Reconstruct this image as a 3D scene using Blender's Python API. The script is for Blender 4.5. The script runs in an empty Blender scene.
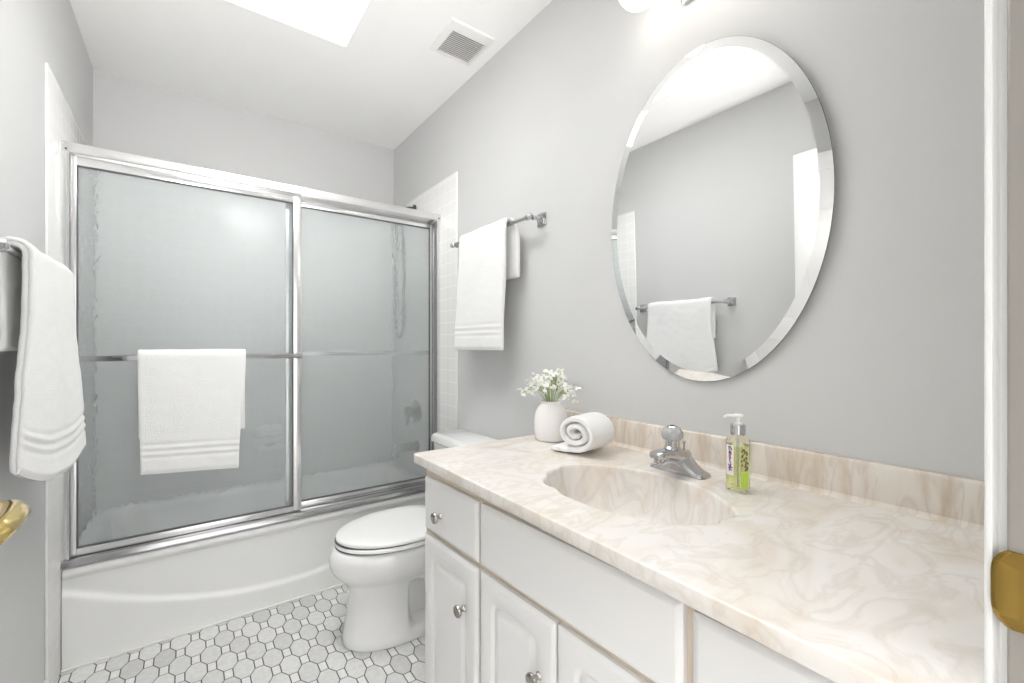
import bpy, bmesh, math, random
from math import sin, cos, pi, radians, sqrt, atan2
from mathutils import Vector, Matrix, noise
random.seed(7)
SC = bpy.context.scene
COL = SC.collection

# ------------------------------------------------------------------ camera, sky, exposure
XL, XR, YB, YN, ZC = -0.368, 1.132, 2.896, 0.055, 2.48      # room planes
cam_d = bpy.data.cameras.new('camera')
cam_d.sensor_width = 36.0
cam_d.lens = 440.0 / 1024.0 * 36.0
cam_d.shift_y = 3.0 / 1024.0
cam_d.clip_start = 0.01
cam = bpy.data.objects.new('camera', cam_d)
COL.objects.link(cam)
cam.location = (0, 0, 1.152)
cam.rotation_euler = (pi / 2, 0, -math.atan(324.0 / 440.0))
SC.camera = cam

SKY_LOW, SKY_HIGH = 1.42, 21.5
W = bpy.data.worlds.new('sky')
SC.world = W
W.use_nodes = True
wn, wl = W.node_tree.nodes, W.node_tree.links
bg = wn['Background']
tc = wn.new('ShaderNodeTexCoord'); sx = wn.new('ShaderNodeSeparateXYZ')
mr = wn.new('ShaderNodeMapRange')
mr.inputs['From Min'].default_value = 0.45; mr.inputs['From Max'].default_value = 0.85
mr.inputs['To Min'].default_value = SKY_LOW; mr.inputs['To Max'].default_value = SKY_HIGH
wl.new(tc.outputs['Generated'], sx.inputs[0]); wl.new(sx.outputs['Z'], mr.inputs['Value'])
wl.new(mr.outputs[0], bg.inputs['Strength'])
bg.inputs['Color'].default_value = (1.0, 0.99, 0.98, 1)

SC.view_settings.view_transform = 'Standard'
SC.view_settings.look = 'None'
SC.view_settings.exposure = 0.40
SC.view_settings.gamma = 1.0
SC.view_settings.use_curve_mapping = False
SC.cycles.max_bounces = 14
SC.cycles.diffuse_bounces = 8
SC.cycles.glossy_bounces = 6
SC.cycles.transmission_bounces = 12
SC.cycles.sample_clamp_indirect = 6.0

GLOBE_STRENGTH = 3.6

# added fill spot by the doorway, turned up to brighten the ceiling
FILL_POWER = 100.0
fl = bpy.data.lights.new('added_ceiling_fill', 'SPOT')
fl.energy = FILL_POWER; fl.color = (1.0, 0.985, 0.97); fl.spot_size = math.radians(68); fl.spot_blend = 1.0; fl.shadow_soft_size = 0.12
fl_o = bpy.data.objects.new('added_ceiling_fill', fl)
COL.objects.link(fl_o)
fl_o.location = (-0.03, -0.03, 1.30)
fl_o.rotation_euler = (Vector((0.33, 1.95, 2.48)) - Vector(fl_o.location)).to_track_quat('-Z', 'Y').to_euler()

# ------------------------------------------------------------------ materials
def mat(name, color, rough=0.5, metal=0.0, bump=None, **kw):
    m = bpy.data.materials.new(name); m.use_nodes = True
    b = m.node_tree.nodes['Principled BSDF']
    b.inputs['Base Color'].default_value = (*color, 1)
    b.inputs['Roughness'].default_value = rough
    b.inputs['Metallic'].default_value = metal
    for k, v in kw.items():
        b.inputs[k.replace('_', ' ')].default_value = v
    if bump:
        scale, strength, dist = bump[:3]
        N, L = m.node_tree.nodes, m.node_tree.links
        t = N.new('ShaderNodeTexCoord'); n = N.new('ShaderNodeTexNoise'); bp = N.new('ShaderNodeBump')
        n.inputs['Scale'].default_value = scale; n.inputs['Detail'].default_value = bump[3] if len(bump) > 3 else 3
        bp.inputs['Strength'].default_value = strength; bp.inputs['Distance'].default_value = dist
        L.new(t.outputs['Object'], n.inputs['Vector']); L.new(n.outputs['Fac'], bp.inputs['Height'])
        L.new(bp.outputs[0], b.inputs['Normal'])
    return m

M = {}
M['paint'] = mat('grey_wall_paint', (0.60, 0.599, 0.598), 0.6, bump=(220, 0.12, 0.001))
M['ceiling'] = mat('white_ceiling_paint', (0.89, 0.888, 0.88), 0.75)
M['trim'] = mat('white_trim_paint', (0.80, 0.80, 0.79), 0.35)
M['jamb'] = mat('shaded_jamb_white', (0.29, 0.27, 0.245), 0.4)  # white trim, with the shade on the jamb put into its colour
M['enamel'] = mat('white_enamel', (0.87, 0.87, 0.86), 0.12, Coat_Weight=0.3)
M['china'] = mat('vitreous_china', (0.84, 0.84, 0.83), 0.08, Coat_Weight=0.4)
M['seat'] = mat('seat_plastic', (0.86, 0.86, 0.85), 0.2)
M['cabinet'] = mat('white_cabinet', (0.71, 0.703, 0.692), 0.32)
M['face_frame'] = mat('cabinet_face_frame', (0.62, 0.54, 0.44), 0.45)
M['chrome'] = mat('chrome', (0.56, 0.56, 0.57), 0.08, 1.0)
M['satin'] = mat('bright_aluminium', (0.86, 0.86, 0.86), 0.24, 1.0)
M['sill_metal'] = mat('darker_aluminium', (0.60, 0.60, 0.61), 0.16, 1.0)  # frame aluminium toned darker to stand for the sill's dark reflections
M['nickel'] = mat('brushed_nickel', (0.40, 0.375, 0.35), 0.2, 1.0)
M['brass'] = mat('polished_brass', (0.80, 0.60, 0.22), 0.12, 1.0)
M['old_brass'] = mat('aged_brass', (0.33, 0.215, 0.055), 0.25, 1.0)
M['vent_dark'] = mat('vent_inside', (0.36, 0.36, 0.35), 0.8)
M['hose'] = mat('grey_metal_hose', (0.30, 0.30, 0.30), 0.35, 0.8)
M['dark_reflection_strip'] = mat('painted_reflection_grey', (0.20, 0.20, 0.21), 0.5)  # grey of the dark reflection painted inside the shower jambs
M['dark'] = mat('dark_gap', (0.03, 0.03, 0.03), 0.8)
M['rubber'] = mat('grey_gasket', (0.10, 0.10, 0.11), 0.6)
M['acrylic'] = mat('smoky_acrylic', (0.62, 0.64, 0.66), 0.05, Transmission_Weight=0.6, IOR=1.49)
M['terry'] = mat('white_terry', (0.93, 0.93, 0.925), 0.95, bump=(420, 0.75, 0.004, 2), Sheen_Weight=0.35)
M['vase'] = mat('matte_white_ceramic', (0.87, 0.855, 0.845), 0.55, bump=(90, 0.3, 0.002))
M['stem'] = mat('green_stem', (0.30, 0.40, 0.12), 0.6)
M['petal'] = mat('white_petal', (0.90, 0.90, 0.86), 0.7)
M['bud'] = mat('cream_bud', (0.80, 0.83, 0.62), 0.7)
M['pump'] = mat('white_pump_plastic', (0.85, 0.85, 0.85), 0.3)
M['bottle'] = mat('clear_bottle', (0.97, 0.99, 0.95), 0.02, Transmission_Weight=1.0, IOR=1.2)
M['soap'] = mat('green_liquid_soap', (0.90, 0.95, 0.55), 0.05, Transmission_Weight=0.9, IOR=1.2)
M['ink_purple'] = mat('purple_ink', (0.13, 0.025, 0.12), 0.5)
M['ink_pink'] = mat('plum_ink', (0.36, 0.06, 0.22), 0.5)
M['ink_brown'] = mat('brown_print', (0.12, 0.085, 0.05), 0.5)
M['green_print'] = mat('lime_label_print', (0.50, 0.66, 0.10), 0.5)
M['label'] = mat('pale_label', (0.80, 0.80, 0.78), 0.5)
M['mirror'] = mat('silvered_mirror', (0.88, 0.885, 0.885), 0.0, 1.0)
M['mirror_edge'] = mat('mirror_edge', (0.16, 0.17, 0.17), 0.25)
M['vent'] = mat('white_vent_plastic', (0.80, 0.795, 0.78), 0.45)
M['hardware_dark'] = mat('dark_bronze', (0.16, 0.15, 0.14), 0.35, 1.0)
M['grout_floor'] = mat('dark_floor_grout', (0.11, 0.108, 0.105), 0.9)
M['caulk'] = mat('white_caulk', (0.80, 0.80, 0.78), 0.5)

def glow(name, color, s):
    m = bpy.data.materials.new(name); m.use_nodes = True
    b = m.node_tree.nodes['Principled BSDF']
    b.inputs['Base Color'].default_value = (0.9, 0.9, 0.88, 1)
    b.inputs['Emission Color'].default_value = (*color, 1)
    b.inputs['Emission Strength'].default_value = s
    return m
M['globe'] = glow('lit_opal_glass', (1.0, 0.95, 0.88), GLOBE_STRENGTH)

def frosted():
    m = bpy.data.materials.new('rain_texture_glass'); m.use_nodes = True
    N, L = m.node_tree.nodes, m.node_tree.links
    b = N['Principled BSDF']
    b.inputs['Base Color'].default_value = (0.975, 0.992, 0.992, 1)
    b.inputs['Transmission Weight'].default_value = 1.0
    b.inputs['Roughness'].default_value = 0.085
    b.inputs['IOR'].default_value = 1.25
    t = N.new('ShaderNodeTexCoord'); mp = N.new('ShaderNodeMapping'); n = N.new('ShaderNodeTexNoise'); bp = N.new('ShaderNodeBump')
    mp.inputs['Scale'].default_value = (1.0, 1.0, 0.55)
    n.inputs['Scale'].default_value = 62; n.inputs['Detail'].default_value = 1.5
    bp.inputs['Strength'].default_value = 0.55; bp.inputs['Distance'].default_value = 0.005
    L.new(t.outputs['Object'], mp.inputs[0]); L.new(mp.outputs[0], n.inputs['Vector'])
    L.new(n.outputs['Fac'], bp.inputs['Height']); L.new(bp.outputs[0], b.inputs['Normal'])
    tl = N.new('ShaderNodeBsdfTranslucent'); df = N.new('ShaderNodeBsdfDiffuse'); m1 = N.new('ShaderNodeMixShader'); m2 = N.new('ShaderNodeMixShader')
    tl.inputs[0].default_value = (0.93, 0.97, 0.98, 1); df.inputs[0].default_value = (0.86, 0.92, 0.93, 1)
    m1.inputs[0].default_value = 0.60; m2.inputs[0].default_value = 0.24
    L.new(tl.outputs[0], m1.inputs[1]); L.new(df.outputs[0], m1.inputs[2])
    L.new(b.outputs[0], m2.inputs[1]); L.new(m1.outputs[0], m2.inputs[2])
    L.new(m2.outputs[0], N['Material Output'].inputs['Surface'])
    return m
M['frosted'] = frosted()

def clear_pane():
    m = bpy.data.materials.new('opal_skylight_pane'); m.use_nodes = True
    N, L = m.node_tree.nodes, m.node_tree.links
    tr = N.new('ShaderNodeBsdfTransparent'); tl = N.new('ShaderNodeBsdfTranslucent'); mx = N.new('ShaderNodeMixShader')
    tr.inputs[0].default_value = (0.95, 0.97, 0.97, 1); tl.inputs[0].default_value = (0.93, 0.94, 0.94, 1)
    mx.inputs[0].default_value = 0.75
    L.new(tr.outputs[0], mx.inputs[1]); L.new(tl.outputs[0], mx.inputs[2])
    L.new(mx.outputs[0], N['Material Output'].inputs['Surface'])
    return m
M['pane'] = clear_pane()

def marble(name, scale, cols, vein):
    m = bpy.data.materials.new(name); m.use_nodes = True
    N, L = m.node_tree.nodes, m.node_tree.links
    b = N['Principled BSDF']; b.inputs['Roughness'].default_value = 0.24
    t = N.new('ShaderNodeTexCoord'); mp = N.new('ShaderNodeMapping')
    mp.inputs['Rotation'].default_value = (0.2, 0.3, 0.9) if scale[2] > 0.9 else (0.0, 0.25, 0.0); mp.inputs['Scale'].default_value = scale
    w1 = N.new('ShaderNodeTexNoise'); w1.inputs['Scale'].default_value = 3.2; w1.inputs['Detail'].default_value = 4; w1.inputs['Distortion'].default_value = 2.2
    w2 = N.new('ShaderNodeTexNoise'); w2.inputs['Scale'].default_value = 8.0; w2.inputs['Detail'].default_value = 6; w2.inputs['Distortion'].default_value = 1.6
    L.new(t.outputs['Object'], mp.inputs[0])
    L.new(mp.outputs[0], w1.inputs['Vector']); L.new(mp.outputs[0], w2.inputs['Vector'])
    r1 = N.new('ShaderNodeValToRGB'); r2 = N.new('ShaderNodeValToRGB')
    e = r1.color_ramp.elements
    e[0].position, e[0].color = 0.30, (*cols[0], 1)
    e[1].position, e[1].color = 0.50, (*cols[2], 1)
    x = r1.color_ramp.elements.new(0.40); x.color = (*cols[1], 1)
    x = r1.color_ramp.elements.new(0.70); x.color = (*cols[3], 1)
    e = r2.color_ramp.elements
    e[0].position, e[0].color = 0.40, (0.0, 0.0, 0.0, 1)
    e[1].position, e[1].color = 0.54, (0.0, 0.0, 0.0, 1)
    x = r2.color_ramp.elements.new(0.475); x.color = (vein, vein, vein, 1)
    mx = N.new('ShaderNodeMix'); mx.data_type = 'RGBA'
    mx.inputs['B'].default_value = (0.50, 0.42, 0.35, 1)
    L.new(w1.outputs['Fac'], r1.inputs[0]); L.new(w2.outputs['Fac'], r2.inputs[0])
    L.new(r1.outputs[0], mx.inputs['A']); L.new(r2.outputs[0], mx.inputs['Factor'])
    L.new(mx.outputs['Result'], b.inputs['Base Color'])
    return m
M['marble'] = marble('cultured_marble', (1.0, 1.7, 1.0), ((0.65, 0.578, 0.495), (0.70, 0.65, 0.59), (0.735, 0.70, 0.66), (0.755, 0.735, 0.707)), 0.27)
M['splash_marble'] = marble('cultured_marble_splash', (1.0, 2.6, 0.5), ((0.52, 0.425, 0.33), (0.65, 0.57, 0.48), (0.71, 0.65, 0.585), (0.745, 0.705, 0.65)), 0.38)

def wall_tile(axis):
    m = bpy.data.materials.new('white_wall_tile'); m.use_nodes = True
    N, L = m.node_tree.nodes, m.node_tree.links
    b = N['Principled BSDF']; b.inputs['Roughness'].default_value = 0.085
    t = N.new('ShaderNodeTexCoord'); s = N.new('ShaderNodeSeparateXYZ'); c = N.new('ShaderNodeCombineXYZ')
    L.new(t.outputs['Object'], s.inputs[0])
    L.new(s.outputs['Y' if axis == 'x' else 'X'], c.inputs[0]); L.new(s.outputs['Z'], c.inputs[1])
    br = N.new('ShaderNodeTexBrick'); br.offset = 0.0; br.squash = 1.0
    br.inputs['Scale'].default_value = 1.0
    br.inputs['Brick Width'].default_value = 0.0635; br.inputs['Row Height'].default_value = 0.0635
    br.inputs['Mortar Size'].default_value = 0.0019; br.inputs['Mortar Smooth'].default_value = 0.4
    br.inputs['Color1'].default_value = (0.80, 0.796, 0.787, 1); br.inputs['Color2'].default_value = (0.785, 0.78, 0.77, 1)
    br.inputs['Mortar'].default_value = (0.92, 0.92, 0.91, 1)
    L.new(c.outputs[0], br.inputs['Vector']); L.new(br.outputs['Color'], b.inputs['Base Color'])
    bp = N.new('ShaderNodeBump'); bp.invert = True; bp.inputs['Strength'].default_value = 0.5; bp.inputs['Distance'].default_value = 0.002
    L.new(br.outputs['Fac'], bp.inputs['Height']); L.new(bp.outputs[0], b.inputs['Normal'])
    return m
M['tile_x'] = wall_tile('x'); M['tile_y'] = wall_tile('y')

def floor_tile():
    m = bpy.data.materials.new('marbled_grey_floor_tile'); m.use_nodes = True
    N, L = m.node_tree.nodes, m.node_tree.links
    b = N['Principled BSDF']; b.inputs['Roughness'].default_value = 0.42
    a = N.new('ShaderNodeAttribute'); a.attribute_name = 'tile_tone'
    t = N.new('ShaderNodeTexCoord'); n = N.new('ShaderNodeTexNoise')
    n.inputs['Scale'].default_value = 55; n.inputs['Detail'].default_value = 5; n.inputs['Roughness'].default_value = 0.7
    mr = N.new('ShaderNodeMapRange')
    mr.inputs['From Min'].default_value = 0.3; mr.inputs['From Max'].default_value = 0.7
    mr.inputs['To Min'].default_value = 0.86; mr.inputs['To Max'].default_value = 1.08
    mx = N.new('ShaderNodeMix'); mx.data_type = 'RGBA'; mx.blend_type = 'MULTIPLY'; mx.inputs['Factor'].default_value = 1
    L.new(t.outputs['Object'], n.inputs['Vector']); L.new(n.outputs['Fac'], mr.inputs['Value'])
    L.new(a.outputs['Color'], mx.inputs['A']); L.new(mr.outputs[0], mx.inputs['B'])
    L.new(mx.outputs['Result'], b.inputs['Base Color'])
    return m
M['floor_tile'] = floor_tile()

# ------------------------------------------------------------------ object helpers
def wloc(o):
    v = Vector((0, 0, 0))
    while o is not None:
        v += o.location
        o = o.parent
    return v

def thing(name, label, cat, loc=(0, 0, 0), group=None, rot=(0, 0, 0)):
    o = bpy.data.objects.new(name, None)
    o.empty_display_size = 0.05
    COL.objects.link(o)
    o.location = loc; o.rotation_euler = rot
    o['label'] = label; o['category'] = cat
    if group: o['group'] = group
    return o

def tag(o, label, cat, group=None):
    o['label'] = label; o['category'] = cat
    if group: o['group'] = group
    return o

class MB:
    """collects shapes in one bmesh"""
    def __init__(self):
        self.bm = bmesh.new()
    def box(self, x0, x1, y0, y1, z0, z1, bev=0.0, seg=2):
        r = bmesh.ops.create_cube(self.bm, size=1.0)
        vs = r['verts']
        for v in vs:
            v.co = Vector(((x0 + x1) / 2 + v.co.x * (x1 - x0), (y0 + y1) / 2 + v.co.y * (y1 - y0), (z0 + z1) / 2 + v.co.z * (z1 - z0)))
        if bev > 0:
            es = list({e for v in vs for e in v.link_edges})
            bmesh.ops.bevel(self.bm, geom=es, offset=bev, segments=seg, profile=0.5, affect='EDGES', clamp_overlap=True)
        return self
    def rings(self, rings, cap0=True, cap1=True, closed=True, loop=False):
        bm = self.bm
        R = [[bm.verts.new(p) for p in r] for r in rings]
        n = len(R[0])
        m = len(R)
        for i in range(m if loop else m - 1):
            a, b = R[i], R[(i + 1) % m]
            for j in range(n if closed else n - 1):
                k = (j + 1) % n
                try: bm.faces.new((a[j], a[k], b[k], b[j]))
                except ValueError: pass
        if cap0: bm.faces.new(list(reversed(R[0])))
        if cap1: bm.faces.new(R[-1])
        return R
    def lathe(self, prof, c=(0, 0, 0), axis=(0, 0, 1), n=32, cap0=True, cap1=True):
        q = Vector((0, 0, 1)).rotation_difference(Vector(axis).normalized())
        c = Vector(c)
        rs = []
        for r, h in prof:
            rs.append([c + q @ Vector((r * cos(2 * pi * j / n), r * sin(2 * pi * j / n), h)) for j in range(n)])
        self.rings(rs, cap0, cap1)
        return self
    def tube(self, pts, r, n=12, cap=True, flat=1.0, up=None):
        pts = [Vector(p) for p in pts]
        m = len(pts)
        rs = []
        prev = None
        for i, p in enumerate(pts):
            t = (pts[min(i + 1, m - 1)] - pts[max(i - 1, 0)]).normalized()
            if prev is None:
                u = Vector(up) if up else (Vector((0, 0, 1)) if abs(t.z) < 0.9 else Vector((1, 0, 0)))
            else:
                u = prev
            u = (u - t * u.dot(t)).normalized()
            prev = u
            w = t.cross(u)
            rr = r[i] if isinstance(r, (list, tuple)) else r
            rs.append([p + (u * cos(2 * pi * j / n) * flat + w * sin(2 * pi * j / n)) * rr for j in range(n)])
        self.rings(rs, cap, cap)
        return self
    def ball(self, c, r, seg=20, rings=12, sc=(1, 1, 1)):
        res = bmesh.ops.create_uvsphere(self.bm, u_segments=seg, v_segments=rings, radius=r)
        for v in res['verts']:
            v.co = Vector((c[0] + v.co.x * sc[0], c[1] + v.co.y * sc[1], c[2] + v.co.z * sc[2]))
        return self
    def build(self, name, material, parent=None, smooth=35, org=None, label=None, keep_normals=False):
        bm = self.bm
        if not keep_normals:
            bmesh.ops.recalc_face_normals(bm, faces=bm.faces)
        o_ = Vector(org) if org is not None else (wloc(parent) if parent is not None else Vector((0, 0, 0)))
        bmesh.ops.translate(bm, verts=bm.verts, vec=-o_)
        me = bpy.data.meshes.new(name)
        bm.to_mesh(me); bm.free()
        ms = material if isinstance(material, (list, tuple)) else [material]
        for m in ms: me.materials.append(m)
        if smooth:
            for p in me.polygons: p.use_smooth = True
            me.set_sharp_from_angle(angle=radians(smooth))
        o = bpy.data.objects.new(name, me)
        COL.objects.link(o)
        if parent is not None: o.parent = parent
        elif org is not None: o.location = org
        if label: o['label'] = label
        return o

def struct(o):
    o['kind'] = 'structure'
    return o

def rrect(x0, x1, y0, y1, r, n=6):
    """counter-clockwise rounded rectangle, 4*(n+1) points (2d)"""
    out = []
    for cx, cy, a0 in ((x1 - r, y1 - r, 0), (x0 + r, y1 - r, pi / 2), (x0 + r, y0 + r, pi), (x1 - r, y0 + r, 3 * pi / 2)):
        for i in range(n + 1):
            a = a0 + pi / 2 * i / n
            out.append((cx + r * cos(a), cy + r * sin(a)))
    return out

# ------------------------------------------------------------------ room shell
T = 0.10
# skylight opening in the ceiling
SKX0, SKX1, SKY0, SKY1 = 0.075, 0.566, 0.90, 2.020
m = MB()
m.box(XL - T, SKX0, YN - 0.2, YB + T, ZC, ZC + T); m.box(SKX1, XR + T, YN - 0.2, YB + T, ZC, ZC + T)
m.box(SKX0, SKX1, YN - 0.2, SKY0, ZC, ZC + T); m.box(-1.3, 2.0, -1.7, YN - 0.2, ZC, ZC + T); m.box(SKX0, SKX1, SKY1, YB + T, ZC, ZC + T)
struct(m.build('ceiling', M['ceiling'], smooth=0))
m = MB(); m.box(XL - T, XL, YN - 0.2, YB + T, -0.05, ZC); wall_left = struct(m.build('wall_left', M['paint'], smooth=0))
m = MB(); m.box(XR, XR + T, YN - 0.2, YB + T, -0.05, ZC); wall_right = struct(m.build('wall_right', M['paint'], smooth=0))
m = MB(); m.box(XL, XR, YB, YB + T, -0.05, ZC); wall_back = struct(m.build('wall_back', M['paint'], smooth=0))
DX0, DX1, DZ = -0.262, 0.60, 2.07                             # doorway
m = MB(); m.box(XL, DX0 - 0.02, YN - 0.12, YN, -0.05, ZC); m.box(DX1 + 0.02, XR, YN - 0.12, YN, -0.05, ZC)
m.box(DX0 - 0.02, DX1 + 0.02, YN - 0.12, YN, DZ + 0.02, ZC)
struct(m.build('wall_front', M['paint'], smooth=0))

# skylight well and pane
m = MB()
w = 0.03
ZT = ZC + 0.34
m.box(SKX0 - w, SKX0, SKY0 - w, SKY1 + w, ZC + T, ZT); m.box(SKX1, SKX1 + w, SKY0 - w, SKY1 + w, ZC + T, ZT)
m.box(SKX0, SKX1, SKY0 - w, SKY0, ZC + T, ZT); m.box(SKX0, SKX1, SKY1, SKY1 + w, ZC + T, ZT)
sky_well = struct(m.build('window_1', M['ceiling'], smooth=0))
m = MB(); m.rings([[Vector((x, y, ZT + h)) for x, y in ((SKX0 - 0.02, SKY0 - 0.02), (SKX1 + 0.02, SKY0 - 0.02), (SKX1 + 0.02, SKY1 + 0.02), (SKX0 - 0.02, SKY1 + 0.02))] for h in (0.0, 0.0001)], True, False)
struct(m.build('pane', M['pane'], sky_well, smooth=0))

# wall tile around the tub
TT = 0.008
ZTILE = 2.052
Y_T = 2.010
def tile_panel(parent, axis, x0, x1, y0, y1, z0, z1):
    m = MB(); m.box(x0, x1, y0, y1, z0, z1, 0.003, 2)
    o = m.build('tile_surround', M['tile_x' if axis == 'x' else 'tile_y'], parent, org=(x0 if axis == 'x' else x0, y0, z0))
    o.location = (x0, y0, z0)
    return struct(o)
tile_panel(wall_left, 'x', XL, XL + TT, Y_T, YB, 0.0, ZTILE)
tile_panel(wall_right, 'x', XR - TT, XR, Y_T, YB, 0.0, ZTILE)
tile_panel(wall_back, 'y', XL + TT, XR - TT, YB - TT, YB, 0.30, ZTILE)

# floor: elongated octagons with small rectangular insets
def build_floor():
    px, py, wd, hd = 0.0915, 0.0777, 0.0275, 0.048
    Wo, Ho, g = px - wd, 2 * py - hd, 0.0020
    X0, Y0 = 0.069, 2.137
    x0, x1, y0, y1 = XL - 0.0, XR, YN - 0.12, YB
    bm = bmesh.new()
    tone = bm.loops.layers.float_color.new('tile_tone')
    rnd = random.Random(3)
    def poly(pts, z0, z1, mi, col):
        pts = [(min(max(a, x0), x1), min(max(b, y0), y1)) for a, b in pts]
        q = []
        for p in pts:
            if not q or (abs(p[0] - q[-1][0]) + abs(p[1] - q[-1][1])) > 1e-5: q.append(p)
        if len(q) > 1 and abs(q[0][0] - q[-1][0]) + abs(q[0][1] - q[-1][1]) < 1e-5: q.pop()
        if len(q) < 3: return
        area = sum(q[i][0] * q[(i + 1) % len(q)][1] - q[(i + 1) % len(q)][0] * q[i][1] for i in range(len(q)))
        if abs(area) < 1e-6: return
        top = [bm.verts.new((a, b, z1)) for a, b in q]
        f = bm.faces.new(top); f.material_index = mi
        for l in f.loops: l[tone] = (*col, 1)
        bot = [bm.verts.new((a, b, z0)) for a, b in q]
        n = len(q)
        for i in range(n):
            f = bm.faces.new((bot[i], bot[(i + 1) % n], top[(i + 1) % n], top[i])); f.material_index = mi
            for l in f.loops: l[tone] = (*col, 1)
    b = bmesh.ops.create_cube(bm, size=1.0)
    for v in b['verts']:
        v.co = Vector(((x0 + x1) / 2 + v.co.x * (x1 - x0), (y0 + y1) / 2 + v.co.y * (y1 - y0), -0.026 + v.co.z * 0.05))
    for f in bm.faces: f.material_index = 1
    nr = int((y1 - y0) / py) + 4
    for j in range(-nr, 12):
        cy = Y0 + j * py
        off = 0.5 * px if j % 2 else 0.0
        for i in range(-8, 14):
            cx = X0 + off + i * px
            if x0 - px < cx < x1 + px and y0 - py < cy < 2.26:
                a, b_, hw, hh = Wo / 2 - g, Ho / 2 - g, hd / 2 - g * 0.4, wd / 2 - g * 0.4
                v = rnd.choice([0.55, 0.60, 0.62, 0.64, 0.66, 0.67, 0.69]) 
                poly([(cx + a, cy - hw), (cx + a, cy + hw), (cx + hh, cy + b_), (cx - hh, cy + b_), (cx - a, cy + hw), (cx - a, cy - hw), (cx - hh, cy - b_), (cx + hh, cy - b_)], -0.002, 0.0, 0, (v, v * 0.995, v * 0.985))
                dx = cx + px / 2
                v = rnd.uniform(0.72, 0.76)
                a, b_ = wd / 2 - g, hd / 2 - g
                poly([(dx - a, cy - b_), (dx + a, cy - b_), (dx + a, cy + b_), (dx - a, cy + b_)], -0.002, 0.0, 0, (v, v * 0.995, v * 0.985))
    me = bpy.data.meshes.new('floor'); bm.to_mesh(me); bm.free()
    me.materials.append(M['floor_tile']); me.materials.append(M['grout_floor'])
    o = bpy.data.objects.new('floor', me); COL.objects.link(o)
    return struct(o)
build_floor()

# baseboards
m = MB(); m.box(XL, XL + 0.012, YN, Y_T - 0.002, 0.0, 0.088, 0.004); struct(m.build('baseboard_left', M['trim']))
m = MB(); m.box(XR - 0.012, XR, 1.26, Y_T - 0.002, 0.0, 0.088, 0.004); struct(m.build('baseboard_right', M['trim']))

# door frame: jambs, stops and casing around the doorway
def casing_profile(m, x_in, sgn, z1):
    # side casing on the room face of the front wall; x_in = its inner edge
    pr = [(0.004, 0.0), (0.0065, 0.003), (0.0065, 0.006), (0.003, 0.0088), (0.0, 0.0098), (0.0, 0.0135), (0.002, 0.0152), (0.007, 0.0145), (0.010, 0.011), (0.014, 0.011), (0.020, 0.015), (0.052, 0.017), (0.058, 0.012), (0.058, 0.0)]
    rs = [[Vector((x_in + sgn * a, YN + b, z)) for a, b in pr] for z in (0.0, z1)]
    m.rings(rs)
m = MB(); casing_profile(m, DX1 + 0.004, 1, DZ + 0.06); casing_profile(m, DX0 - 0.004, -1, DZ + 0.06)
m.box(DX0 - 0.004, DX1 + 0.004, YN, YN + 0.015, DZ + 0.004, DZ + 0.062, 0.004)
struct(m.build('trim_1', M['trim'], smooth=50))
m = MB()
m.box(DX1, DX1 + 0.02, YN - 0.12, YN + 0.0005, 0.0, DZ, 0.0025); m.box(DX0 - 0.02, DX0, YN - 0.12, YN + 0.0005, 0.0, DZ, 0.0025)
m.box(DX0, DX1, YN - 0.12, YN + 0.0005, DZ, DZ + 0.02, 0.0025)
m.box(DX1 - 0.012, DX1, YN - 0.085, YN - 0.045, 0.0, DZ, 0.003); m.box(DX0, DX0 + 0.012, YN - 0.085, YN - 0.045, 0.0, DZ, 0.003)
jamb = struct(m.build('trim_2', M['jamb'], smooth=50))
# strike plate with a lip that rolls over the jamb's edge
m = MB()
zs0, zs1 = 0.895, 0.965
rs = []
for k in range(15):
    t = k / 14
    z = zs0 + (zs1 - zs0) * t
    e = 1 - abs(2 * t - 1) ** 5
    yl = YN + 0.0005 + 0.010 * e
    pr = [(0.0, YN - 0.040), (-0.0022, YN - 0.040), (-0.0024, YN - 0.008), (-0.003, yl - 0.004), (-0.0005, yl), (0.002, yl - 0.001), (0.0, YN - 0.004)]
    rs.append([Vector((DX1 + a, b, z)) for a, b in pr])
m.rings(rs)
sp = m.build('strike_plate', M['old_brass'], jamb, label='aged brass strike plate'); struct(sp)
m = MB(); m.box(DX1 - 0.0030, DX1 - 0.0018, YN - 0.032, YN - 0.014, 0.914, 0.946)
struct(m.build('latch_hole', M['dark'], sp, smooth=0))

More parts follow.
